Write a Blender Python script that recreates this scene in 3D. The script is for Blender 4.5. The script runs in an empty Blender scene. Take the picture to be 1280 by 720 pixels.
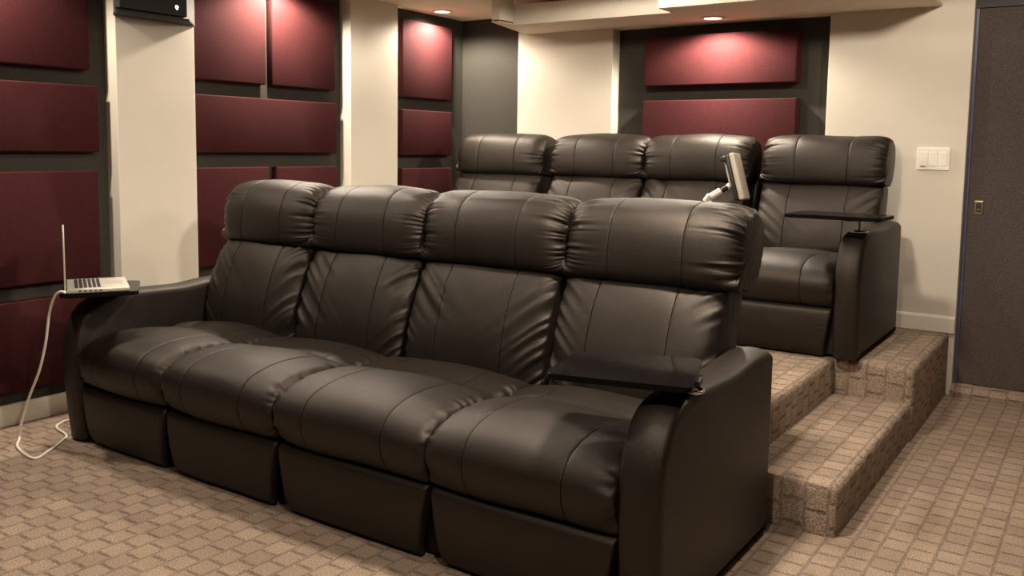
import bpy, bmesh, math, random
import numpy as np
from mathutils import Vector, Matrix

random.seed(7)
S = bpy.context.scene
COL = S.collection
PI = math.pi

# ------------------------------------------------------------------ helpers
def obj(name, bm, m, parent=None, smooth=False, origin=(0, 0, 0), autosmooth=None):
    me = bpy.data.meshes.new(name)
    if isinstance(bm, bpy.types.Mesh):
        me = bm
    else:
        bm.normal_update()
        bm.to_mesh(me)
        bm.free()
    if m is not None:
        for x in (m if isinstance(m, (list, tuple)) else [m]):
            me.materials.append(x)
    if smooth:
        for p in me.polygons:
            p.use_smooth = True
        if autosmooth:
            me.set_sharp_from_angle(angle=math.radians(autosmooth))
    o = bpy.data.objects.new(name, me)
    COL.objects.link(o)
    o.location = origin
    if parent is not None:
        o.parent = parent
    return o

def thing(name, label, cat, loc=(0, 0, 0), rotz=0.0, group=None):
    o = bpy.data.objects.new(name, None)
    COL.objects.link(o)
    o.empty_display_size = 0.1
    o.location = loc
    o.rotation_euler = (0, 0, rotz)
    o['label'] = label
    o['category'] = cat
    if group:
        o['group'] = group
    return o

def tag(o, label, cat, group=None):
    o['label'] = label
    o['category'] = cat
    if group:
        o['group'] = group
    return o

def structure(name, bm, m, parent=None, smooth=False):
    o = obj(name, bm, m, parent, smooth=smooth, autosmooth=40 if smooth else None)
    o['kind'] = 'structure'
    return o

def NB():
    return bmesh.new()

def add_box(bm, x0, x1, y0, y1, z0, z1, bev=0.0, seg=2):
    vs = [bm.verts.new((x, y, z)) for z in (z0, z1) for y in (y0, y1) for x in (x0, x1)]
    F = [(0, 2, 3, 1), (4, 5, 7, 6), (0, 1, 5, 4), (2, 6, 7, 3), (0, 4, 6, 2), (1, 3, 7, 5)]
    fs = [bm.faces.new([vs[i] for i in f]) for f in F]
    if bev > 0:
        es = list({e for f in fs for e in f.edges})
        bmesh.ops.bevel(bm, geom=es, offset=bev, segments=seg, profile=0.5, affect='EDGES')
    return bm

def box(x0, x1, y0, y1, z0, z1, bev=0.0, seg=2):
    return add_box(NB(), x0, x1, y0, y1, z0, z1, bev, seg)

def add_prism(bm, pts, axis, a, b, bev=0.0, seg=3):
    """pts: 2D outline; axis 'x' -> (y,z) outline swept in x, 'z' -> (x,y), 'y' -> (x,z)"""
    def mk(p, t):
        if axis == 'x': return (t, p[0], p[1])
        if axis == 'y': return (p[0], t, p[1])
        return (p[0], p[1], t)
    A = [bm.verts.new(mk(p, a)) for p in pts]
    B = [bm.verts.new(mk(p, b)) for p in pts]
    n = len(pts)
    caps = [bm.faces.new(A[::-1]), bm.faces.new(B)]
    sides = []
    for i in range(n):
        j = (i + 1) % n
        sides.append(bm.faces.new((A[i], A[j], B[j], B[i])))
    if bev > 0:
        es = list({e for f in caps for e in f.edges})
        bmesh.ops.bevel(bm, geom=es, offset=bev, segments=seg, profile=0.5, affect='EDGES')
    bmesh.ops.recalc_face_normals(bm, faces=bm.faces[:])
    return bm

def add_cyl(bm, p0, p1, r0, r1=None, n=20):
    r1 = r0 if r1 is None else r1
    p0, p1 = Vector(p0), Vector(p1)
    d = (p1 - p0).normalized()
    a = d.orthogonal().normalized()
    b = d.cross(a)
    A, B = [], []
    for i in range(n):
        t = 2 * PI * i / n
        v = a * math.cos(t) + b * math.sin(t)
        A.append(bm.verts.new(p0 + v * r0))
        B.append(bm.verts.new(p1 + v * r1))
    bm.faces.new(A[::-1]); bm.faces.new(B)
    for i in range(n):
        j = (i + 1) % n
        bm.faces.new((A[i], A[j], B[j], B[i]))
    return bm

def add_lathe(bm, prof, c=(0, 0, 0), n=40):
    """prof: list of (r,z) revolved about z through c (open profile)"""
    rings = []
    for r, z in prof:
        rings.append([bm.verts.new((c[0] + r * math.cos(2 * PI * i / n), c[1] + r * math.sin(2 * PI * i / n), c[2] + z)) for i in range(n)])
    for a, b in zip(rings, rings[1:]):
        for i in range(n):
            j = (i + 1) % n
            bm.faces.new((a[i], a[j], b[j], b[i]))
    return bm, rings

def catmull(pts, closed=True, sub=12):
    P = np.array(pts, float)
    n = len(P)
    out = []
    rng = n if closed else n - 1
    for i in range(rng):
        if closed:
            p0, p1, p2, p3 = P[(i - 1) % n], P[i], P[(i + 1) % n], P[(i + 2) % n]
        else:
            p0, p1, p2, p3 = P[max(i - 1, 0)], P[i], P[i + 1], P[min(i + 2, n - 1)]
        for k in range(sub):
            t = k / sub
            out.append(0.5 * ((2 * p1) + (-p0 + p2) * t + (2 * p0 - 5 * p1 + 4 * p2 - p3) * t * t + (-p0 + 3 * p1 - 3 * p2 + p3) * t ** 3))
    if not closed:
        out.append(P[-1])
    return np.array(out)

def resample(P, n, closed=True):
    Q = np.vstack([P, P[:1]]) if closed else P
    d = np.r_[0, np.cumsum(np.linalg.norm(np.diff(Q, axis=0), axis=1))]
    t = np.linspace(0, d[-1], n + 1)[:-1] if closed else np.linspace(0, d[-1], n)
    return np.c_[np.interp(t, d, Q[:, 0]), np.interp(t, d, Q[:, 1])], d[-1]

def tube(name, pts, r, m, parent=None, sub=10, n=10):
    P = np.array(pts, float)
    C = []
    for i in range(len(P) - 1):
        p0, p1, p2, p3 = P[max(i - 1, 0)], P[i], P[i + 1], P[min(i + 2, len(P) - 1)]
        for k in range(sub):
            t = k / sub
            C.append(0.5 * ((2 * p1) + (-p0 + p2) * t + (2 * p0 - 5 * p1 + 4 * p2 - p3) * t * t + (-p0 + 3 * p1 - 3 * p2 + p3) * t ** 3))
    C.append(P[-1])
    bm = NB()
    rings = []
    up = Vector((0.3, 0.2, 1)).normalized()
    for i, c in enumerate(C):
        d = Vector(C[min(i + 1, len(C) - 1)] - C[max(i - 1, 0)])
        if d.length < 1e-9:
            d = Vector((0, 0, 1))
        d.normalize()
        a = d.cross(up)
        if a.length < 1e-3:
            a = d.orthogonal()
        a.normalize()
        b = d.cross(a)
        rings.append([bm.verts.new(Vector(c) + (a * math.cos(2 * PI * k / n) + b * math.sin(2 * PI * k / n)) * r) for k in range(n)])
    for A, B in zip(rings, rings[1:]):
        for k in range(n):
            bm.faces.new((A[k], A[(k + 1) % n], B[(k + 1) % n], B[k]))
    bm.faces.new(rings[0][::-1]); bm.faces.new(rings[-1])
    bmesh.ops.recalc_face_normals(bm, faces=bm.faces[:])
    return obj(name, bm, m, parent, smooth=True)

# ------------------------------------------------------------------ materials
def mat(name):
    m = bpy.data.materials.new(name)
    m.use_nodes = True
    nt = m.node_tree
    b = nt.nodes['Principled BSDF']
    return m, nt, b

def nd(nt, t, **kw):
    n = nt.nodes.new(t)
    for k, v in kw.items():
        setattr(n, k, v)
    return n

def plain(name, col, rough=0.5, metal=0.0, var=0.0, scale=20, bump=0.0, bscale=200, spec=0.5, coat=0.0):
    m, nt, b = mat(name)
    b.inputs['Base Color'].default_value = (*col, 1)
    b.inputs['Roughness'].default_value = rough
    b.inputs['Metallic'].default_value = metal
    b.inputs['Specular IOR Level'].default_value = spec
    b.inputs['Coat Weight'].default_value = coat
    tc = nd(nt, 'ShaderNodeTexCoord')
    if var > 0:
        no = nd(nt, 'ShaderNodeTexNoise')
        no.inputs['Scale'].default_value = scale
        no.inputs['Detail'].default_value = 4
        nt.links.new(tc.outputs['Object'], no.inputs['Vector'])
        r = nd(nt, 'ShaderNodeValToRGB')
        r.color_ramp.elements[0].position = 0.3
        r.color_ramp.elements[1].position = 0.7
        r.color_ramp.elements[0].color = (*[c * (1 - var) for c in col], 1)
        r.color_ramp.elements[1].color = (*[min(1, c * (1 + var)) for c in col], 1)
        nt.links.new(no.outputs['Fac'], r.inputs['Fac'])
        nt.links.new(r.outputs['Color'], b.inputs['Base Color'])
    if bump > 0:
        n2 = nd(nt, 'ShaderNodeTexNoise')
        n2.inputs['Scale'].default_value = bscale
        n2.inputs['Detail'].default_value = 3
        nt.links.new(tc.outputs['Object'], n2.inputs['Vector'])
        bp = nd(nt, 'ShaderNodeBump')
        bp.inputs['Strength'].default_value = bump
        bp.inputs['Distance'].default_value = 0.002
        nt.links.new(n2.outputs['Fac'], bp.inputs['Height'])
        nt.links.new(bp.outputs['Normal'], b.inputs['Normal'])
    return m

def leather_mat():
    m, nt, b = mat('dark_brown_leather')
    tc = nd(nt, 'ShaderNodeTexCoord')
    vo = nd(nt, 'ShaderNodeTexVoronoi', feature='DISTANCE_TO_EDGE')
    vo.inputs['Scale'].default_value = 320
    no = nd(nt, 'ShaderNodeTexNoise'); no.inputs['Scale'].default_value = 9; no.inputs['Detail'].default_value = 5
    n3 = nd(nt, 'ShaderNodeTexNoise'); n3.inputs['Scale'].default_value = 260; n3.inputs['Detail'].default_value = 2
    for n in (vo, no, n3):
        nt.links.new(tc.outputs['Object'], n.inputs['Vector'])
    r = nd(nt, 'ShaderNodeValToRGB')
    r.color_ramp.elements[0].position = 0.3; r.color_ramp.elements[1].position = 0.75
    r.color_ramp.elements[0].color = (0.0068, 0.0046, 0.0034, 1)
    r.color_ramp.elements[1].color = (0.0098, 0.0067, 0.0050, 1)
    nt.links.new(no.outputs['Fac'], r.inputs['Fac'])
    nt.links.new(r.outputs['Color'], b.inputs['Base Color'])
    mr = nd(nt, 'ShaderNodeMapRange')
    mr.inputs['To Min'].default_value = 0.42; mr.inputs['To Max'].default_value = 0.56
    nt.links.new(n3.outputs['Fac'], mr.inputs['Value'])
    nt.links.new(mr.outputs['Result'], b.inputs['Roughness'])
    ad = nd(nt, 'ShaderNodeMath', operation='MULTIPLY_ADD')
    ad.inputs[1].default_value = 3.0
    nt.links.new(vo.outputs['Distance'], ad.inputs[0]); nt.links.new(n3.outputs['Fac'], ad.inputs[2])
    bp = nd(nt, 'ShaderNodeBump'); bp.inputs['Strength'].default_value = 0.22; bp.inputs['Distance'].default_value = 0.002
    nt.links.new(ad.outputs[0], bp.inputs['Height'])
    nt.links.new(bp.outputs['Normal'], b.inputs['Normal'])
    b.inputs['Specular IOR Level'].default_value = 0.50
    b.inputs['Specular Tint'].default_value = (1.0, 0.87, 0.77, 1)
    return m

def carpet_mat():
    m, nt, b = mat('brown_block_carpet')
    L = nt.links
    ge = nd(nt, 'ShaderNodeNewGeometry')
    sp = nd(nt, 'ShaderNodeSeparateXYZ'); L.new(ge.outputs['Position'], sp.inputs[0])
    sn = nd(nt, 'ShaderNodeSeparateXYZ'); L.new(ge.outputs['True Normal'], sn.inputs[0])
    def absgt(sock, t=0.6):
        a = nd(nt, 'ShaderNodeMath', operation='ABSOLUTE'); L.new(sock, a.inputs[0])
        g = nd(nt, 'ShaderNodeMath', operation='GREATER_THAN'); L.new(a.outputs[0], g.inputs[0]); g.inputs[1].default_value = t
        return g.outputs[0]
    def comb(u, v):
        c = nd(nt, 'ShaderNodeCombineXYZ'); L.new(u, c.inputs[0]); L.new(v, c.inputs[1]); return c.outputs[0]
    flat = comb(sp.outputs['Y'], sp.outputs['X'])
    sx = comb(sp.outputs['Z'], sp.outputs['Y'])
    sy = comb(sp.outputs['Z'], sp.outputs['X'])
    m1 = nd(nt, 'ShaderNodeMix', data_type='VECTOR'); L.new(absgt(sn.outputs['X']), m1.inputs[0]); L.new(flat, m1.inputs[4]); L.new(sx, m1.inputs[5])
    m2 = nd(nt, 'ShaderNodeMix', data_type='VECTOR'); L.new(absgt(sn.outputs['Y']), m2.inputs[0]); L.new(m1.outputs[1], m2.inputs[4]); L.new(sy, m2.inputs[5])
    # slight weave wobble
    nz = nd(nt, 'ShaderNodeTexNoise'); nz.inputs['Scale'].default_value = 60; nz.inputs['Detail'].default_value = 4
    L.new(ge.outputs['Position'], nz.inputs['Vector'])
    vs = nd(nt, 'ShaderNodeVectorMath', operation='SUBTRACT'); L.new(nz.outputs['Color'], vs.inputs[0]); vs.inputs[1].default_value = (.5, .5, .5)
    vm = nd(nt, 'ShaderNodeVectorMath', operation='MULTIPLY_ADD'); L.new(vs.outputs[0], vm.inputs[0]); vm.inputs[1].default_value = (.020, .013, 0); L.new(m2.outputs[1], vm.inputs[2])
    suv = nd(nt, 'ShaderNodeSeparateXYZ'); L.new(vm.outputs[0], suv.inputs[0])
    def mth(op, a, b_=None, c_=None):
        n = nd(nt, 'ShaderNodeMath', operation=op)
        for k, v in enumerate((a, b_, c_)):
            if v is None: continue
            if isinstance(v, (int, float)): n.inputs[k].default_value = v
            else: L.new(v, n.inputs[k])
        return n.outputs[0]
    u = mth('DIVIDE', suv.outputs['X'], 0.090)
    v = mth('DIVIDE', suv.outputs['Y'], 0.085)
    row = mth('FLOOR', v)
    wn = nd(nt, 'ShaderNodeTexWhiteNoise', noise_dimensions='1D'); L.new(row, wn.inputs['W'])
    off = mth('MULTIPLY_ADD', wn.outputs['Value'], 0.35, mth('MULTIPLY', row, 0.5))
    vv = nd(nt, 'ShaderNodeTexNoise'); vv.inputs['Scale'].default_value = 16; vv.inputs['Detail'].default_value = 2; L.new(ge.outputs['Position'], vv.inputs['Vector'])
    uu = mth('ADD', u, off)
    def edge(x, w):       # 1 on the cell border, falling to 0 over w
        d = mth('ABSOLUTE', mth('SUBTRACT', mth('FRACT', x), 0.5))
        mr = nd(nt, 'ShaderNodeMapRange', interpolation_type='SMOOTHSTEP')
        L.new(d, mr.inputs['Value']); mr.inputs['From Min'].default_value = 0.5 - w; mr.inputs['From Max'].default_value = 0.5 - w * 0.25
        return mr.outputs['Result']
    dash = edge(uu, 0.115)
    line = edge(v, 0.10)
    cell = nd(nt, 'ShaderNodeCombineXYZ'); L.new(mth('FLOOR', uu), cell.inputs[0]); L.new(row, cell.inputs[1])
    wc = nd(nt, 'ShaderNodeTexWhiteNoise', noise_dimensions='2D'); L.new(cell.outputs[0], wc.inputs['Vector'])
    # dashes stop short of the long lines
    dash = mth('MULTIPLY', dash, mth('SUBTRACT', 1.0, mth('MULTIPLY', edge(v, 0.16), 0.6)))
    groove = mth('MAXIMUM', dash, mth('MULTIPLY', line, 0.75))
    cr = nd(nt, 'ShaderNodeMix', data_type='RGBA'); L.new(wc.outputs['Value'], cr.inputs[0])
    cr.inputs[6].default_value = (0.365, 0.280, 0.212, 1); cr.inputs[7].default_value = (0.305, 0.232, 0.178, 1)
    br = nd(nt, 'ShaderNodeMix', data_type='RGBA'); L.new(mth('MULTIPLY', groove, mth('MULTIPLY_ADD', vv.outputs['Fac'], 1.0, 0.12)), br.inputs[0]); L.new(cr.outputs[2], br.inputs[6]); br.inputs[7].default_value = (0.125, 0.090, 0.075, 1)
    # speckle
    n2 = nd(nt, 'ShaderNodeTexNoise'); n2.inputs['Scale'].default_value = 210; n2.inputs['Detail'].default_value = 3
    L.new(ge.outputs['Position'], n2.inputs['Vector'])
    rr = nd(nt, 'ShaderNodeValToRGB')
    rr.color_ramp.elements[0].position = 0.33; rr.color_ramp.elements[1].position = 0.68
    rr.color_ramp.elements[0].color = (0.50, 0.48, 0.48, 1); rr.color_ramp.elements[1].color = (1.34, 1.32, 1.30, 1)
    L.new(n2.outputs['Fac'], rr.inputs['Fac'])
    n5 = nd(nt, 'ShaderNodeTexNoise'); n5.inputs['Scale'].default_value = 7; n5.inputs['Detail'].default_value = 3
    L.new(ge.outputs['Position'], n5.inputs['Vector'])
    r5 = nd(nt, 'ShaderNodeMapRange'); r5.inputs['To Min'].default_value = .8; r5.inputs['To Max'].default_value = 1.18
    L.new(n5.outputs['Fac'], r5.inputs['Value'])
    mx = nd(nt, 'ShaderNodeMix', data_type='RGBA', blend_type='MULTIPLY'); mx.inputs[0].default_value = 1
    L.new(br.outputs[2], mx.inputs[6]); L.new(rr.outputs['Color'], mx.inputs[7])
    mx2 = nd(nt, 'ShaderNodeMix', data_type='RGBA', blend_type='MULTIPLY'); mx2.inputs[0].default_value = 1
    L.new(mx.outputs[2], mx2.inputs[6]); L.new(r5.outputs['Result'], mx2.inputs[7])
    L.new(mx2.outputs[2], b.inputs['Base Color'])
    b.inputs['Roughness'].default_value = 0.95
    b.inputs['Specular IOR Level'].default_value = 0.1
    hh = nd(nt, 'ShaderNodeMath', operation='MULTIPLY_ADD'); L.new(groove, hh.inputs[0]); hh.inputs[1].default_value = -1.0; L.new(n2.outputs['Fac'], hh.inputs[2])
    bp = nd(nt, 'ShaderNodeBump'); bp.inputs['Strength'].default_value = 0.5; bp.inputs['Distance'].default_value = 0.006
    L.new(hh.outputs[0], bp.inputs['Height']); L.new(bp.outputs['Normal'], b.inputs['Normal'])
    return m

def fabric(name, col, var=0.18):
    m = plain(name, col, rough=0.92, var=var, scale=140, bump=0.35, bscale=500, spec=0.15)
    b = m.node_tree.nodes['Principled BSDF']
    b.inputs['Sheen Weight'].default_value = 0.06
    b.inputs['Sheen Roughness'].default_value = 0.5
    b.inputs['Sheen Tint'].default_value = (*[min(1, c * 4) for c in col], 1)
    return m

M = {}
M['leather'] = leather_mat()
M['stitch'] = plain('dark_stitch_thread', (0.004, 0.0035, 0.003), 0.85, var=0.1, spec=0.05)
M['carpet'] = carpet_mat()
M['cream'] = plain('cream_wall_paint', (0.64, 0.585, 0.50), 0.7, var=0.03, scale=3, bump=0.12, bscale=160, spec=0.25)
M['beam'] = plain('pale_trim_paint', (0.72, 0.66, 0.57), 0.55, var=0.02, scale=3, spec=0.3)
M['ceil'] = plain('ceiling_paint', (0.80, 0.70, 0.56), 0.85, var=0.05, scale=5, bump=0.2, bscale=120, spec=0.15)
M['white'] = plain('white_trim_paint', (0.78, 0.72, 0.62), 0.4, var=0.02, scale=4)
M['darkfab'] = fabric('charcoal_wall_fabric', (0.050, 0.046, 0.039), 0.25)
M['maroon'] = fabric('maroon_panel_fabric', (0.046, 0.0100, 0.0110), 0.22)
M['door'] = fabric('charcoal_door_fabric', (0.088, 0.068, 0.060), 0.3)
M['blue'] = plain('blue_grey_edge_trim', (0.075, 0.075, 0.14), 0.45, var=0.1)
M['black'] = plain('gloss_black_plastic', (0.006, 0.005, 0.005), 0.09, var=0.05, spec=0.16)
M['black'].node_tree.nodes['Principled BSDF'].inputs['IOR'].default_value = 1.25
M['matblack'] = plain('matt_black_plastic', (0.014, 0.013, 0.012), 0.45, var=0.1, bump=0.1)
M['grille'] = plain('black_speaker_grille', (0.010, 0.009, 0.009), 0.7, var=0.3, scale=300, bump=0.5, bscale=600)
M['greycab'] = plain('grey_speaker_cabinet', (0.09, 0.08, 0.065), 0.5, var=0.1)
M['chrome'] = plain('chrome', (0.85, 0.83, 0.80), 0.12, metal=1.0, var=0.02)
M['alu'] = plain('silver_aluminium', (0.72, 0.68, 0.60), 0.35, metal=0.55, var=0.03)
M['key'] = plain('dark_keys', (0.02, 0.018, 0.018), 0.5, var=0.05)
M['screen'] = plain('dark_screen_glass', (0.012, 0.012, 0.013), 0.08, var=0.05)
M['wcable'] = plain('white_cable', (0.80, 0.76, 0.66), 0.4, var=0.03)
M['plate'] = plain('white_switch_plastic', (0.82, 0.78, 0.70), 0.35, var=0.02)
M['tabgrey'] = plain('grey_tablet_case', (0.46, 0.41, 0.34), 0.45, var=0.05)
M['brass'] = plain('worn_brass', (0.45, 0.36, 0.25), 0.3, metal=1.0, var=0.1)
m, nt, b = mat('lamp_lens')
b.inputs['Base Color'].default_value = (1, .95, .85, 1)
b.inputs['Emission Color'].default_value = (1.0, 0.86, 0.66, 1)
b.inputs['Emission Strength'].default_value = 12
M['lamp'] = m

# ------------------------------------------------------------------ camera
FPX, YAW, PIT, ROLL, CY = 1117.693, math.radians(-34.067), math.radians(5.58), math.radians(0.821), 293.5
H = 1.35
def cam_axes():
    fwd = Vector((math.sin(YAW), math.cos(YAW), 0)); right = Vector((math.cos(YAW), -math.sin(YAW), 0)); up = Vector((0, 0, 1))
    f2 = fwd * math.cos(PIT) - up * math.sin(PIT)
    u2 = up * math.cos(PIT) + fwd * math.sin(PIT)
    r3 = right * math.cos(ROLL) + u2 * math.sin(ROLL)
    u3 = u2 * math.cos(ROLL) - right * math.sin(ROLL)
    return r3, u3, f2
R3, U3, F3 = cam_axes()
cd = bpy.data.cameras.new('camera')
cam = bpy.data.objects.new('camera', cd)
COL.objects.link(cam)
mw = Matrix((R3, U3, -F3)).transposed().to_4x4()
mw.translation = (0, 0, H)
cam.matrix_world = mw
cd.sensor_width = 36.0
cd.lens = FPX * 36.0 / 1280.0
cd.shift_y = -(360 - CY) / 1280.0
cd.clip_start = 0.05
S.camera = cam

# ------------------------------------------------------------------ setting
XW = -4.30          # fabric face of the left wall
YB = 5.45           # painted face of the back wall
ZC = 2.32           # ceiling
ZS = 2.155          # underside of the soffit
ZP = 0.355          # riser platform
ZT = 0.185          # lower step
XR, YF = 1.35, -1.6

structure('floor', box(XW - .1, XR + .1, YF - .1, 5.75, -0.1, 0.0), M['carpet'])
structure('ceiling', box(XW - .1, XR + .1, YF - .1, 5.75, ZC, ZC + .1), M['ceil'])
structure('wall_left', box(XW - .1, XW, YF - .1, 5.75, 0, ZC), M['darkfab'])
structure('wall_right', box(XR, XR + .1, YF - .1, 5.75, 0, ZC), M['darkfab'])
structure('wall_front', box(XW - .1, XR + .1, YF - .1, YF, 0, ZC), M['darkfab'])
# back wall: charcoal corner + charcoal recess + cream pieces
structure('wall_back', box(XW - .1, -3.60, 5.636, 5.75, 0, ZC), M['darkfab'])
structure('wall_back_recess', box(-2.95, -1.40, 5.55, 5.75, 0, ZC), M['darkfab'])
bm = NB(); add_box(bm, -3.655, -2.885, YB, 5.76, ZP, ZC, 0.004)
structure('wall_back_pilaster', bm, M['cream'])
bm = NB(); add_box(bm, -1.458, -0.700, YB, 5.76, 0.0, ZC, 0.004)
structure('wall_back_right', bm, M['cream'])
structure('wall_back_end', box(0.22, XR, YB, 5.76, 0, ZC), M['cream'])
structure('wall_back_header', box(-0.70, 0.22, 5.50, 5.76, 2.138, ZC), plain('black_header_paint', (0.012, 0.010, 0.011), 0.6, var=.1))
# columns on the left wall
for i, (y0, y1) in enumerate(((2.646, 3.11), (4.305, 4.768))):
    structure('trim_%d' % (i + 1), box(XW - .02, -4.203, y0, y1, 0.0, ZC, 0.004), M['cream'])
# baseboards
bp = [(0, 0), (0.016, 0), (0.016, 0.085), (0.010, 0.098), (0, 0.10)]
def baseboard(name, pts, axis, a, b):
    structure(name, add_prism(NB(), pts, axis, a, b), M['white'])
baseboard('baseboard_left', [(XW + p[0], p[1]) for p in bp], 'y', YF, 2.646)
baseboard('baseboard_back', [(YB - p[0], ZP + p[1] * 0.92) for p in bp], 'x', -1.458, -0.702)
# carpeted riser: platform with a cut-out lower step on its right side
def rounded_block(name, x0, x1, y0, y1, z0, z1, r=0.028):
    bm = NB()
    vs = [bm.verts.new((x, y, z)) for z in (z0, z1) for y in (y0, y1) for x in (x0, x1)]
    F = [(0, 2, 3, 1), (4, 5, 7, 6), (0, 1, 5, 4), (2, 6, 7, 3), (0, 4, 6, 2), (1, 3, 7, 5)]
    fs = [bm.faces.new([vs[i] for i in f]) for f in F]
    eq = lambda p, q: abs(p - q) < 1e-4
    es = [e for e in bm.edges if all(eq(v.co.z, z1) for v in e.verts) or all(eq(v.co.x, x1) and eq(v.co.y, y0) for v in e.verts)]
    bmesh.ops.bevel(bm, geom=es, offset=r, segments=4, profile=0.5, affect='EDGES')
    return structure(name, bm, M['carpet'], smooth=True)
rounded_block('floor_platform', XW, -1.085, 3.14, 5.64, 0, ZP)
rounded_block('floor_landing', -1.10, -0.728, 4.43, 5.45, 0, ZP)
rounded_block('floor_step', -1.10, -0.737, 3.14, 4.45, 0, ZT)
# carpeted roll along the door threshold
pts = [(5.60, 0.0), (5.43, 0.0), (5.425, 0.03), (5.445, 0.055), (5.48, 0.062), (5.60, 0.062)]
structure('floor_threshold', add_prism(NB(), pts, 'x', -0.705, 0.22), M['carpet'], smooth=True)

# soffit: L shaped dropped box with a recessed niche bay
Y1s, Y2s = 4.80, 4.965
bm = NB()
add_prism(bm, [(-3.43, Y1s), (-3.365, Y1s), (-3.365, Y2s), (-2.25, Y2s), (-2.25, Y1s), (-0.86, Y1s), (-0.86, 5.70), (-3.64, 5.70)], 'z', ZS, ZS + 0.013)
soff = structure('ceiling_soffit', bm, M['ceil'])
bm = NB()
add_box(bm, -3.43, -3.365, Y1s, Y1s + .16, ZS + .002, ZC, 0.003)
add_box(bm, -3.365, -2.25, Y2s - .008, Y2s + .02, ZS - .004, ZS + .127, 0.003)
add_box(bm, -2.25, -0.86, Y1s - .008, Y1s + .02, ZS + .002, ZC)
structure('trim_3', bm, M['beam'])
bm = NB()
add_box(bm, -3.43, -0.86, 5.62, 5.64, ZS + .01, ZC)
structure('trim_4', bm, M['darkfab'])

# ------------------------------------------------------------------ door
bm = NB(); add_box(bm, -0.690, 0.22, 5.52, 5.565, 0.064, 2.137, 0.004)
door = structure('door_1', bm, M['door'])
structure('door_edge', box(-0.6995, -0.682, 5.508, 5.57, 0.063, 2.137, 0.003), M['blue'], door)
bm = NB()
add_box(bm, -0.652, -0.607, 5.514, 5.522, 1.018, 1.094, 0.003)
hp = structure('door_pull', bm, M['brass'], door)
bm = NB(); add_box(bm, -0.643, -0.616, 5.5125, 5.518, 1.030, 1.082, 0.002)
structure('pull_recess', bm, M['matblack'], hp)
bm = NB(); add_box(bm, -0.640, -0.620, 5.511, 5.516, 1.030, 1.048, 0.003)
structure('latch', bm, M['chrome'], hp)

# ------------------------------------------------------------------ acoustic panels
PG = 'maroon acoustic panels'
def panel(label, axis, a0, a1, z0, z1, wallpos, t=0.055):
    bm = NB()
    if axis == 'x':      # on left wall, spans Y
        add_box(bm, 0.0, t, -(a1 - a0) / 2, (a1 - a0) / 2, 0, z1 - z0, 0.009, 3)
        loc = (wallpos, (a0 + a1) / 2, z0)
    else:
        add_box(bm, -(a1 - a0) / 2, (a1 - a0) / 2, -t, 0.0, 0, z1 - z0, 0.009, 3)
        loc = ((a0 + a1) / 2, wallpos, z0)
    o = obj('acoustic_panel', bm, M['maroon'], smooth=True, autosmooth=50)
    o.location = loc
    return tag(o, label, 'wall panel', PG)
A = XW - .0005
panel('maroon fabric wall panel at top left corner, left of the speaker column', 'x', 1.96, 2.537, 1.70, 2.25, A)
panel('wide maroon wall panel second from top, left of the speaker column', 'x', 1.40, 2.575, 1.297, 1.625, A)
panel('large dark maroon wall panel behind the upright laptop screen', 'x', 1.40, 2.562, 0.668, 1.205, A)
panel('low maroon wall panel behind the laptop cable, nearest the floor', 'x', 1.40, 2.575, 0.17, 0.594, A)
panel('tall maroon wall panel directly right of the black wall speaker', 'x', 3.05, 3.642, 1.70, 2.25, A)
panel('tall maroon wall panel beside the second cream column, top of its bay', 'x', 3.69, 4.212, 1.70, 2.25, A)
panel('wide maroon wall panel in the middle row between the two cream columns', 'x', 3.115, 4.225, 1.296, 1.62, A)
panel('maroon wall panel behind the leftmost front headrest, beside the speaker column', 'x', 3.115, 3.657, 0.65, 1.213, A)
panel('low maroon wall panel just right of the dark gap above the leftmost front headrest', 'x', 3.72, 4.228, 0.65, 1.212, A)
panel('brightly lit maroon wall panel under the left ceiling downlight', 'x', 4.865, 5.437, 1.695, 2.24, A)
panel('small squarish maroon wall panel below the brightly lit corner panel', 'x', 4.865, 5.442, 1.282, 1.611, A)
panel('lowest visible maroon corner panel beside the back row leftmost headrest', 'x', 4.865, 5.444, 0.65, 1.190, A)
panel('wide maroon back wall panel lit by the soffit downlight, upper of two', 'y', -2.655, -1.645, 1.765, 2.085, 5.5505, 0.09)
panel('wide maroon back wall panel behind the back row headrests, lower of two', 'y', -2.660, -1.637, 1.15, 1.672, 5.5505, 0.09)

# ------------------------------------------------------------------ light switch
sw = thing('light_switch', 'white three-gang light switch plate on the cream wall left of the dark door', 'light switch', (-0.861, YB, 1.258))
obj('cover_plate', box(-.084, .084, -.007, 0, 0, .124, .003), M['plate'], sw)
for k in range(3):
    x = -.05 + .05 * k
    rk = obj('rocker', box(x - .019, x + .019, -.0085, -.005, .024, .100, .001), M['plate'], sw)
obj('dimmer_tab', box(-.064, -.040, -.012, -.006, .018, .024, .001), plain('grey_tab', (.3, .27, .22), .5, var=.05), sw)

# ------------------------------------------------------------------ speaker on column
sp = thing('wall_speaker', 'black wall speaker with splayed grey side, mounted high on the cream column', 'speaker', (-4.2035, 2.78, 1.985))
def pl(pts, z0, z1, bev=0.0):
    return add_prism(NB(), pts, 'z', z0, z1, bev)
obj('cabinet', pl([(0, -.14), (.12, -.205), (.12, .18), (0, .335)], 0.0, .30, .006), M['greycab'], sp)
obj('grille', pl([(.118, -.207), (.15, -.20), (.15, .178), (.118, .185)], 0.012, .29, .005), M['grille'], sp)
obj('bottom_trim', pl([(.0, -.142), (.153, -.208), (.153, .19), (0.0, .338)], -.008, .004, .002), M['grille'], sp)
bm = NB(); add_cyl(bm, (.149, .115, .055), (.154, .115, .055), .009, n=20)
obj('badge', bm, M['chrome'], sp)

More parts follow.
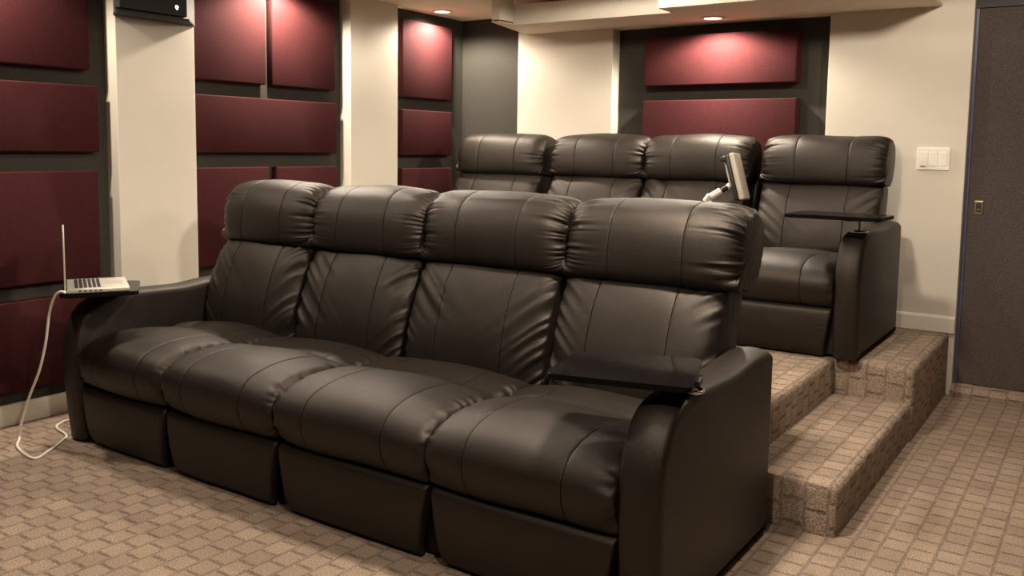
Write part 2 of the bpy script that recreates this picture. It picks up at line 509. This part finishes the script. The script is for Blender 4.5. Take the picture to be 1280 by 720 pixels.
# ------------------------------------------------------------------ recessed lights
def downlight(x, y, z, label):
    t = thing('recessed_light', label, 'ceiling light', (x, y, z), 0, 'recessed ceiling downlights')
    bm = NB()
    add_lathe(bm, [(.052, -.001), (.075, -.001), (.076, -.006), (.066, -.010), (.052, -.006), (.050, -.001)])
    obj('trim_ring', bm, M['white'], t, smooth=True)
    bm = NB()
    bm2, rings = add_lathe(bm, [(.052, -.003), (.035, -.005), (.012, -.006)])
    bm.faces.new(rings[-1])
    bmesh.ops.recalc_face_normals(bm, faces=bm.faces[:])
    obj('lens', bm, M['lamp'], t, smooth=True)
    return t
downlight(-4.115, 5.149, ZC, 'glowing round ceiling downlight above the corner maroon panel')
downlight(-2.114, 5.277, ZS, 'glowing round downlight set into the soffit above the back wall panels')

def spot(x, y, z, power, angle=110, blend=0.6, size=0.05, col=(1.0, 0.875, 0.71), aim=None):
    l = bpy.data.lights.new('downlight_lamp', 'SPOT')
    l.energy = power
    l.spot_size = math.radians(angle)
    l.spot_blend = blend
    l.shadow_soft_size = size
    l.color = col
    o = bpy.data.objects.new('downlight_lamp', l)
    COL.objects.link(o)
    o.location = (x, y, z)
    if aim is not None:
        d = Vector(aim) - Vector((x, y, z))
        o.rotation_euler = d.to_track_quat('-Z', 'Y').to_euler()
    return o

# wall washers
spot(-4.115, 5.149, ZC - .02, 150, 160, 0.4)
spot(-2.114, 5.277, ZS - .02, 150, 160, 0.4)
spot(-4.10, 3.665, ZC - .02, 150, 160, 0.4)
spot(-4.08, 1.85, ZC - .02, 100, 160, 0.4)
# room
spot(-1.25, 2.52, ZC - .02, 245, 165, 0.35, size=0.11)
spot(-2.75, 2.52, ZC - .02, 34, 165, 0.35)
spot(-0.55, 4.20, ZC - .02, 68, 178, 0.10)
spot(-2.30, 4.20, ZC - .02, 42, 178, 0.10)
spot(-0.75, 1.00, ZC - .02, 105, 165, 0.35)
spot(-2.40, 0.90, ZC - .02, 18, 150, 0.6)

# ------------------------------------------------------------------ leather cushions
def noise1(rng, n, k):
    """smooth periodic 1D noise, n samples, k lumps"""
    v = rng.uniform(-1, 1, k)
    t = np.arange(n) * k / n
    i = np.floor(t).astype(int)
    f = t - i
    f = f * f * (3 - 2 * f)
    return v[i % k] * (1 - f) + v[(i + 1) % k] * f

def cushion(name, x0, x1, prof, m, parent, seed=0, r=0.05, crown=0.02, seams=(), wr=0.008, wl=0.05, nprof=150, wtop=0.7, wbase=0.3, skew=0.0, depth=None, wback=0.15,
            waves=34, zs=1.0, z0=0.0, y0=0.0, groove=0.0035, ends=(1, 1), lump=0.003, extra=None, open_fold=True):
    rng = np.random.default_rng(seed)
    P, plen = resample(catmull(prof, True, 14), nprof)
    n = nprof
    T = np.roll(P, -1, 0) - np.roll(P, 1, 0)
    T /= np.linalg.norm(T, axis=1)[:, None]
    N = np.c_[T[:, 1], -T[:, 0]]
    area = 0.5 * np.sum(P[:, 0] * np.roll(P[:, 1], -1) - np.roll(P[:, 0], -1) * P[:, 1])
    if area < 0:
        N = -N
    # smooth normals so that insets do not fold at tight corners
    for _ in range(6):
        N = (np.roll(N, 1, 0) + 2 * N + np.roll(N, -1, 0))
        N /= np.linalg.norm(N, axis=1)[:, None]
    c = P.mean(0)
    w = x1 - x0
    xs = list(np.linspace(0, w, 44))
    e = np.concatenate([np.array([0, .002, .005, .009, .014, .02, .027, .035, .045, .056, .07, .085, .10, .12])])
    xs += list(e) + list(w - e)
    for s in seams:
        xs += [s * w + d for d in (-.012, -.006, -.0016, 0, .0016, .006, .012)]
    xs = np.array(sorted(set(np.round(xs, 5))))
    keep = [0]
    for i in range(1, len(xs)):
        if xs[i] - xs[keep[-1]] > 0.0012:
            keep.append(i)
    xs = xs[keep]
    xs[-1] = w
    dep = r if depth is None else depth
    nz_, ny_ = np.clip(N[:, 1], 0, 1), np.clip(-N[:, 0], 0, 1)
    wt = np.clip(np.sqrt((wtop * nz_) ** 2 + (wbase * ny_) ** 2), wback, 1)
    W = []
    for side in (0, 1):
        ridge = noise1(rng, n, waves) * .6 + noise1(rng, n, waves * 2) * .4
        ridge = 0.7 - 2.2 * np.abs(ridge) ** 0.7
        reach = wl * (1 + 0.9 * noise1(rng, n, max(5, waves // 2)))
        W.append((ridge, np.clip(reach, .012, None)))
    lumps = [noise1(rng, n, 5) for _ in range(3)]
    rows = []
    for x in xs:
        d0, d1 = x, w - x
        off = crown * (1 - (2 * x / w - 1) ** 2) - crown
        d = min(d0, d1)
        ins = 0.0
        rr = r
        if d < rr:
            ins = dep * (1 - math.sqrt(max(0.0, 1 - (1 - d / rr) ** 2)))
        disp = (off - ins * 0.9) * wt
        for side, dd in ((0, d0), (1, d1)):
            ridge, reach = W[side]
            fall = np.exp(-(dd / reach) ** 1.3) * min(1.0, 0.35 + dd / 0.015)
            disp += ends[side] * wr * fall * np.interp((np.arange(n) + skew * dd / plen * n) % n, np.arange(n), ridge, period=n)
        for k in range(3):
            disp += lump * lumps[k] * math.sin((k + 1) * PI * x / w + k)
        for s in seams:
            dist = abs(x - s * w)
            disp -= groove * 0.5 * math.exp(-(dist / 0.0022) ** 2)
            disp -= 0.0015 * math.exp(-(dist / 0.015) ** 2)
        Q = P + N * disp[:, None]
        if extra is not None:
            Q = extra(Q, x / w, P)
        rows.append(Q)
    bm = NB()
    V = []
    for x, Q in zip(xs, rows):
        V.append([bm.verts.new((x0 + x, y0 + q[0], z0 + q[1] * zs)) for q in Q])
    for A, B in zip(V, V[1:]):
        for i in range(n):
            j = (i + 1) % n
            bm.faces.new((A[i], A[j], B[j], B[i]))
        xm = ((A[0].co.x + B[0].co.x) / 2 - x0)
        if any(abs(xm - q * w) < 0.0020 for q in seams):
            bm.faces.ensure_lookup_table()
            for fc in bm.faces[-n:]:
                fc.material_index = 1
    for row, xx, sgn in ((V[0], x0, -1), (V[-1], x1, 1)):
        cen = bm.verts.new((xx + sgn * 0.004, y0 + c[0], z0 + c[1] * zs))
        for i in range(n):
            j = (i + 1) % n
            bm.faces.new((row[j], row[i], cen) if sgn < 0 else (row[i], row[j], cen))
    bmesh.ops.recalc_face_normals(bm, faces=bm.faces[:])
    o = obj(name, bm, [m, M['stitch']], parent, smooth=True)
    return o

# profiles (y, z) with y measured from the sofa front (world Y - 2.14), z from the floor it stands on
HEAD = [(.815, .866), (.765, .872), (.742, .905), (.740, .985), (.757, 1.065), (.800, 1.128), (.875, 1.162), (.955, 1.165), (1.015, 1.12), (1.035, 1.03), (1.01, .93), (.95, .865), (.88, .858)]
BACK = [(.655, .40), (.632, .47), (.642, .58), (.678, .70), (.722, .80), (.772, .868), (.825, .893), (.90, .885), (.945, .83), (.925, .72), (.885, .55), (.86, .40), (.74, .36)]
SEAT = [(.045, .262), (.000, .292), (-.028, .355), (-.024, .42), (.022, .478), (.12, .512), (.24, .518), (.35, .508), (.405, .492), (.445, .496), (.53, .504), (.63, .490), (.72, .45), (.72, .34), (.60, .27), (.35, .245), (.15, .245)]
FOOT = [(.035, .015), (.012, .06), (.002, .15), (.004, .235), (.020, .262), (.045, .266), (.060, .24), (.06, .12), (.058, .02)]
ARM = [(.022, .012), (.0215, .013), (.021, .03), (.008, .15), (-.004, .33), (-.003, .45), (.015, .53), (.045, .585), (.09, .628), (.16, .652), (.27, .660), (.42, .655), (.56, .652), (.68, .662), (.80, .668), (.88, .662), (.912, .645), (.92, .61), (.92, .30), (.92, .03), (.92, .013), (.9195, .012)]

def arm_mesh(x0, x1, y0, z0, zs, bev=0.028, bulge=0.006):
    P, L = resample(catmull(ARM, False, 10), 120)
    # sharp square bottom
    cen = P.mean(0)
    T = np.roll(P, -1, 0) - np.roll(P, 1, 0)
    T /= np.linalg.norm(T, axis=1)[:, None]
    N = np.c_[T[:, 1], -T[:, 0]]
    if 0.5 * np.sum(P[:, 0] * np.roll(P[:, 1], -1) - np.roll(P[:, 0], -1) * P[:, 1]) < 0:
        N = -N
    bm = NB()
    w = x1 - x0
    st = [(0, bev), (.15 * bev, bev * .48), (.3 * bev, bev * .29), (.6 * bev, bev * .084), (bev, 0)]
    xs = [(d, i) for d, i in st] + [(w * t, -bulge * math.sin(PI * t)) for t in (.35, .5, .65)] + [(w - d, i) for d, i in st[::-1]]
    rows = []
    for x, ins in xs:
        Q = P - N * ins
        Q[:, 1] = np.maximum(Q[:, 1], 0.012)
        rows.append([bm.verts.new((x0 + x, y0 + q[0], z0 + q[1] * zs)) for q in Q])
    n = len(P)
    for A, B in zip(rows, rows[1:]):
        for i in range(n):
            j = (i + 1) % n
            bm.faces.new((A[i], A[j], B[j], B[i]))
    bm.faces.new(rows[0][::-1]); bm.faces.new(rows[-1])
    bmesh.ops.recalc_face_normals(bm, faces=bm.faces[:])
    return bm

def make_sofa(label, x_arm0, x_arm1, seats, heads, backs, y0, z0, zs, seed, consoles=(), nprof=190):
    t = thing('reclining_sofa', label, 'sofa', ((x_arm0[0] + x_arm1[1]) / 2, y0 + .45, z0))
    ox, oy, oz = t.location
    LM = M['leather']
    def put(o):
        o.location = (-ox, -oy, -oz)
        return o
    # plinth/base behind the footrests
    put(obj('base', box(x_arm0[1] - .01, x_arm1[0] + .01, y0 + .075, y0 + .84, z0 + .012, z0 + .27 * zs, .006), LM, t))
    # the back shell
    for (a, b_) in (x_arm0, x_arm1):
        put(obj('arm', arm_mesh(a, b_, y0, z0, zs), LM, t, smooth=True, autosmooth=60))
    for (a, b_) in consoles:
        put(obj('console', arm_mesh(a, b_, y0 + .02, z0, zs * .93, bev=.018), LM, t, smooth=True, autosmooth=60))
    for i, (a, b_) in enumerate(seats):
        # seat cushion with a crease behind the front roll
        put(cushion('seat', a + .003, b_ - .003, SEAT, LM, t, seed=seed + i, r=.045, crown=.026, depth=.036, wtop=1.0, wbase=.55, wback=.05, seams=(.24, .76), wr=.014, wl=.024,
                    waves=46, y0=y0, z0=z0, zs=zs, nprof=nprof, lump=.004))
        # footrest panel, narrower at the bottom
        def ext(Q, u, P):
            return Q
        fo = cushion('footrest', a + .008, b_ - .008, FOOT, LM, t, seed=seed + 20 + i, r=.012, crown=.006, wtop=.5, wbase=1.0, seams=(), wr=.0015, wl=.03,
                     waves=14, y0=y0, z0=z0, zs=zs, nprof=90, lump=.0012)
        cx = (a + b_) / 2
        for v in fo.data.vertices:
            h = (v.co.z - z0) / (.26 * zs)
            k = 1 - .12 * max(0, 1 - h)
            v.co.x = cx + (v.co.x - cx) * k
        put(fo)
    for i, (a, b_) in enumerate(backs):
        k = .014
        bk = cushion('backrest', a + k, b_ - k * .8, BACK, LM, t, seed=seed + 40 + i, r=.07, depth=.045, crown=.022, seams=(.26, .74), wr=.013, wl=.09, wtop=.4, wbase=1.0, skew=.9,
                     waves=26, y0=y0, z0=z0, zs=zs, nprof=nprof, lump=.005, groove=.003)
        # the back narrows a touch towards the seat
        put(bk)
    for i, (a, b_) in enumerate(heads):
        put(cushion('headrest', a + .002, b_ - .002, HEAD, LM, t, seed=seed + 60 + i, r=.09, depth=.062, crown=.026, seams=(.30, .72), wr=.0165, wl=.042, wtop=.55, wbase=1.0, wback=.1,
                    waves=58, y0=y0, z0=z0, zs=zs, nprof=nprof, lump=.004))
    # frame shell behind the backs
    pts = [(y0 + .84, .10 * zs), (y0 + .87, .40 * zs), (y0 + .92, .72 * zs), (y0 + 1.02, 1.06 * zs), (y0 + 1.04, 1.05 * zs), (y0 + .965, .70 * zs), (y0 + .91, .40 * zs), (y0 + .89, .10 * zs)]
    for i, (a, b_) in enumerate(heads):
        a, b_ = (a + .07 if i == 0 else a), (b_ - .085 if i == len(heads) - 1 else b_)
        put(obj('back_shell', add_prism(NB(), [(p[0], z0 + p[1]) for p in pts], 'x', a + .002, b_ - .002, .004), LM, t, smooth=True, autosmooth=40))
    return t

XD = [-3.755, -3.15, -2.485, -1.768, -1.088]
XH = [-3.76, -3.112, -2.445, -1.742, -1.042]
XB = [-3.775, -3.118, -2.452, -1.748, -1.078]
front = make_sofa('dark brown leather four-seat recliner sofa on the lower floor, front row', (-3.885, -3.755), (-1.088, -0.952),
                  [(XD[i], XD[i + 1]) for i in range(4)], [(XH[i], XH[i + 1]) for i in range(4)], [(XB[i], XB[i + 1]) for i in range(4)], 2.14, 0.0, 1.0, 11)
SB = [(-3.955, -3.26), (-3.165, -2.486), (-2.486, -1.81), (-1.725, -1.088)]
HB = [(-3.965, -3.235), (-3.17, -2.484), (-2.484, -1.802), (-1.732, -1.042)]
YS = 4.34
ZSB = 0.935
back = make_sofa('dark brown leather recliner sofa row on the carpeted platform, back row', (-4.08, -3.955), (-1.088, -0.968),
                 SB, HB, HB, YS, ZP, ZSB, 111, consoles=((-3.26, -3.165), (-1.81, -1.725)), nprof=110)

# ------------------------------------------------------------------ swivel tray tables
def tray(label, corners, z, post, ztop, ring=True):
    """corners: 4 plan points of the tray plate (world), z underside height, post: plan point of the arm socket"""
    t = thing('swivel_tray', label, 'tray table', (post[0], post[1], ztop), 0, 'black swivel tray tables')
    ox, oy, oz = t.location
    bm = NB()
    # rounded plan
    C = [Vector((c[0], c[1])) for c in corners]
    pts = []
    for i in range(4):
        p, a, b_ = C[i], C[i - 1], C[(i + 1) % 4]
        da, db = (a - p).normalized(), (b_ - p).normalized()
        rr = .035
        p0, p1 = p + da * rr, p + db * rr
        for k in range(6):
            s = k / 5
            q = p0 * (1 - s) ** 2 + p * 2 * s * (1 - s) + p1 * s * s
            pts.append((q.x - ox, q.y - oy))
    add_prism(bm, pts, 'z', z - oz, z - oz + .018, .005)
    wp = obj('tray_plate', bm, M['black'], t, smooth=True)
    wm = wp.modifiers.new('weighted', 'WEIGHTED_NORMAL'); wm.weight = 100
    cx = sum(c.x for c in C) / 4 - ox
    cy = sum(c.y for c in C) / 4 - oy
    # bracket under the plate
    bm = NB()
    d = Vector((cx, cy)).normalized()
    p = Vector((-d.y, d.x)) * .03
    q0, q1 = d * -.03, Vector((cx, cy)) * .8
    add_prism(bm, [tuple(q0 + p), tuple(q0 - p), tuple(q1 - p), tuple(q1 + p)], 'z', z - oz - .014, z - oz + .001)
    obj('bracket', bm, M['matblack'], t)
    bm = NB()
    add_cyl(bm, (0, 0, 0), (0, 0, z - oz - .012), .012)
    obj('post', bm, M['chrome'], t, smooth=True, autosmooth=40)
    bm = NB()
    add_lathe(bm, [(.012, -.004), (.030, -.004), (.040, .000), (.043, .006), (.038, .009), (.030, .006), (.022, -.002), (.012, -.003)])
    obj('socket_ring', bm, M['chrome'], t, smooth=True)
    return t
tray('glossy black swivel tray over the right arm of the front sofa', [(-1.325, 2.13), (-.915, 2.235), (-1.03, 2.585), (-1.39, 2.43)], .692, (-.985, 2.39), .656)
tray('black swivel tray over the right arm of the back row sofa', [(-1.325, 4.28), (-.885, 4.30), (-.875, 4.58), (-1.315, 4.60)], 1.035, (-1.02, 4.50), .965)
tray('black swivel tray under the laptop on the left arm of the front sofa', [(-3.645, 2.005), (-3.485, 2.27), (-3.76, 2.46), (-3.93, 2.19)], .690, (-3.80, 2.36), .655)

# ------------------------------------------------------------------ laptop
lp = thing('laptop', 'open silver laptop with screen edge-on, standing on the left tray', 'laptop', (-3.635, 2.035, .7085), 0)
a0 = Vector((-3.635, 2.035)); a1 = a0 + Vector((.488, .873)) * .26          # near edge: hinge side -> palm side
e1 = (a1 - a0).normalized(); e2 = Vector((-e1.y, e1.x))              # e1 hinge->palm, e2 away from camera
lw, ld = .32, .245
lp.rotation_euler = (0, 0, math.atan2(e1.y, e1.x))
# local: x = hinge->palm, y = away
obj('base', box(0, ld, 0, lw, 0, .018, .004), M['alu'], lp, smooth=True, autosmooth=40)
obj('keyboard_well', box(.03, .130, .025, lw - .025, .0175, .0186), M['alu'], lp)
for r_ in range(6):
    x = .032 + r_ * .0175
    bm = NB()
    for k in range(13):
        y = .03 + k * (lw - .06) / 13
        add_box(bm, x, x + .0122, y, y + (lw - .06) / 13 - .003, .0182, .0208)
    obj('key_row', bm, M['key'], lp)
obj('trackpad', box(.155, .225, .11, .21, .0176, .0184), plain('pale_trackpad', (.5, .46, .4), .4, metal=.3, var=.02), lp)
lid = obj('lid', box(-.010, -.003, 0, lw, .012, .268, .003), M['alu'], lp, smooth=True, autosmooth=40)
obj('screen', box(-.0032, -.0022, .012, lw - .012, .028, .258), M['screen'], lid)
for k in range(5):
    obj('port', box(.045 + k * .02, .056 + k * .02, -.0005, .002, .006, .012), M['key'], lp)
hb = NB(); add_cyl(hb, (-.002, .02, .014), (-.002, lw - .02, .014), .007)
obj('hinge', hb, M['key'], lp, smooth=True, autosmooth=40)

def camray(px, py):
    return R3 * ((px - 640) / FPX) - U3 * ((py - CY) / FPX) + F3
def at_y(px, py, Y):
    d = camray(px, py); return Vector((0, 0, H)) + d * (Y / d.y)
def at_z(px, py, z):
    d = camray(px, py); return Vector((0, 0, H)) + d * ((z - H) / d.z)

# white charger cable: hangs from the laptop, loops over the carpet and runs under the sofa arm
C = [(-3.630, 2.026, .716), (-3.66, 2.02, .717), (-3.705, 2.02, .690), (-3.752, 2.02, .61), (-3.790, 2.02, .48), (-3.85, 2.02, .35), (-3.93, 2.02, .235),
     (-3.99, 2.02, .14), (-4.03, 2.02, .06), (-4.035, 2.015, .008)]
C += [(-3.93, 1.955, .005), tuple(at_z(42, 573, .005)), tuple(at_z(60, 564, .005)), tuple(at_z(80, 549, .005)), tuple(at_z(82, 543, .005)), tuple(at_z(71, 535, .005)), tuple(at_z(74, 530, .005)), tuple(at_z(88, 525, .005)), (-4.0, 2.40, .005)]
cb = tube('charger_cable', C, .0056, M['wcable'])
tag(cb, 'white charging cable dangling from the laptop down onto the carpet', 'cable')

# ------------------------------------------------------------------ tablet on a chrome arm
hd = thing('tablet_holder', 'chrome and black clamp arm holding a tablet between the back row headrests', 'tablet holder', (-1.768, 4.62, ZP + .60))
hx, hy, hz = hd.location
def rel(p): return (p[0] - hx, p[1] - hy, p[2] - hz)
pA = at_y(887, 247, 4.62); pB = at_y(911, 233, 4.70)
bm = NB(); add_cyl(bm, (0, 0, -.02), rel((pA.x, 4.62, pA.z - .02)), .013)
obj('post', bm, M['alu'], hd, smooth=True, autosmooth=40)
bm = NB(); add_cyl(bm, rel((pA.x - .02, 4.62, pA.z - .022)), rel((pA.x + .004, 4.62, pA.z + .012)), .020)
obj('elbow', bm, M['alu'], hd, smooth=True, autosmooth=40)
mid = pA.lerp(pB, .55)
bm = NB(); add_cyl(bm, rel(pA), rel(mid), .021)
obj('link', bm, M['alu'], hd, smooth=True, autosmooth=40)
bm = NB(); add_cyl(bm, rel(mid), rel(pA.lerp(pB, .9)), .014)
obj('collar', bm, M['matblack'], hd, smooth=True, autosmooth=40)
bm = NB(); bmesh.ops.create_uvsphere(bm, u_segments=20, v_segments=12, radius=.018, matrix=Matrix.Translation(rel(pB)))
obj('ball_joint', bm, M['alu'], hd, smooth=True)
# holder plate + tablet: both stand nearly edge-on, tilted
top = at_y(913, 194, 4.72); bot = at_y(926, 250, 4.72)
ax = (top - bot).normalized()                                        # up along the slab
view = Vector((top.x, top.y, 0)).normalized()
side = view.cross(Vector((0, 0, 1))).normalized()                    # to the right of the view
nrm = (side - ax * side.dot(ax)).normalized()
nrm = (nrm * math.cos(.22) - view * math.sin(.22)).normalized(); nrm = (nrm - ax * nrm.dot(ax)).normalized()
wid = ax.cross(nrm).normalized()
def slab(name, c, h, w, th, m, parent, bev=.004, o0=None):
    bm = NB(); add_box(bm, -w / 2, w / 2, -th / 2, th / 2, -h / 2, h / 2, bev, 3)
    mt = Matrix((wid, nrm, ax)).transposed().to_4x4(); mt.translation = c - (o0 or Vector((0, 0, 0)))
    bmesh.ops.transform(bm, matrix=mt, verts=bm.verts[:])
    bmesh.ops.recalc_face_normals(bm, faces=bm.faces[:])
    return obj(name, bm, m, parent, smooth=True, autosmooth=40)
cen = (top + bot) / 2
hl = Vector(hd.location)
L_ = (top - bot).length
slab('back_plate', cen + nrm * -.006, L_ * .98, .16, .018, M['matblack'], hd, .004, hl)
slab('clip', cen + nrm * -.020 + ax * (L_ * .44), .024, .10, .055, M['matblack'], hd, .004, hl)
slab('front_bar', cen + nrm * -.036 + ax * .045, L_ * .68, .012, .010, M['tabgrey'], hd, .003, hl)
tb = thing('tablet', 'grey tablet computer seen edge-on in the chrome clamp arm', 'tablet', tuple(bot + nrm * .022), 0)
tl = Vector(tb.location)
cs = slab('case', cen + nrm * .022 , L_ * 1.03, .17, .030, M['tabgrey'], tb, .009, tl)
slab('screen', cen + nrm * .0064, L_ * .94, .15, .002, M['screen'], tb, 0.0005, tl)

# ------------------------------------------------------------------ projector in the soffit niche
pj = thing('projector', 'pale rounded projector resting in the soffit niche at top centre', 'projector', (-3.10, 5.16, ZS + .0135))
bm = NB(); add_box(bm, -.19, .19, -.16, .16, .02, .12, .035, 5)
obj('housing', bm, M['white'], pj, smooth=True, autosmooth=50)
bm = NB(); add_cyl(bm, (.08, -.165, .075), (.08, -.15, .075), .035)
obj('lens', bm, M['black'], pj, smooth=True, autosmooth=40)
for sx_ in (-.13, .13):
    bm = NB(); add_cyl(bm, (sx_, -.10, 0), (sx_, -.10, .03), .014); obj('foot', bm, M['matblack'], pj)
    bm = NB(); add_cyl(bm, (sx_, .10, 0), (sx_, .10, .03), .014); obj('foot', bm, M['matblack'], pj)

# ------------------------------------------------------------------ world + view
w = bpy.data.worlds.new('world')
S.world = w
w.use_nodes = True
bg = w.node_tree.nodes['Background']
bg.inputs['Color'].default_value = (1.0, 0.8, 0.6, 1)
bg.inputs['Strength'].default_value = 0.02
S.view_settings.view_transform = 'Standard'
S.view_settings.look = 'None'
S.view_settings.exposure = 0.0
S.view_settings.gamma = 1.0
S.view_settings.use_curve_mapping = False
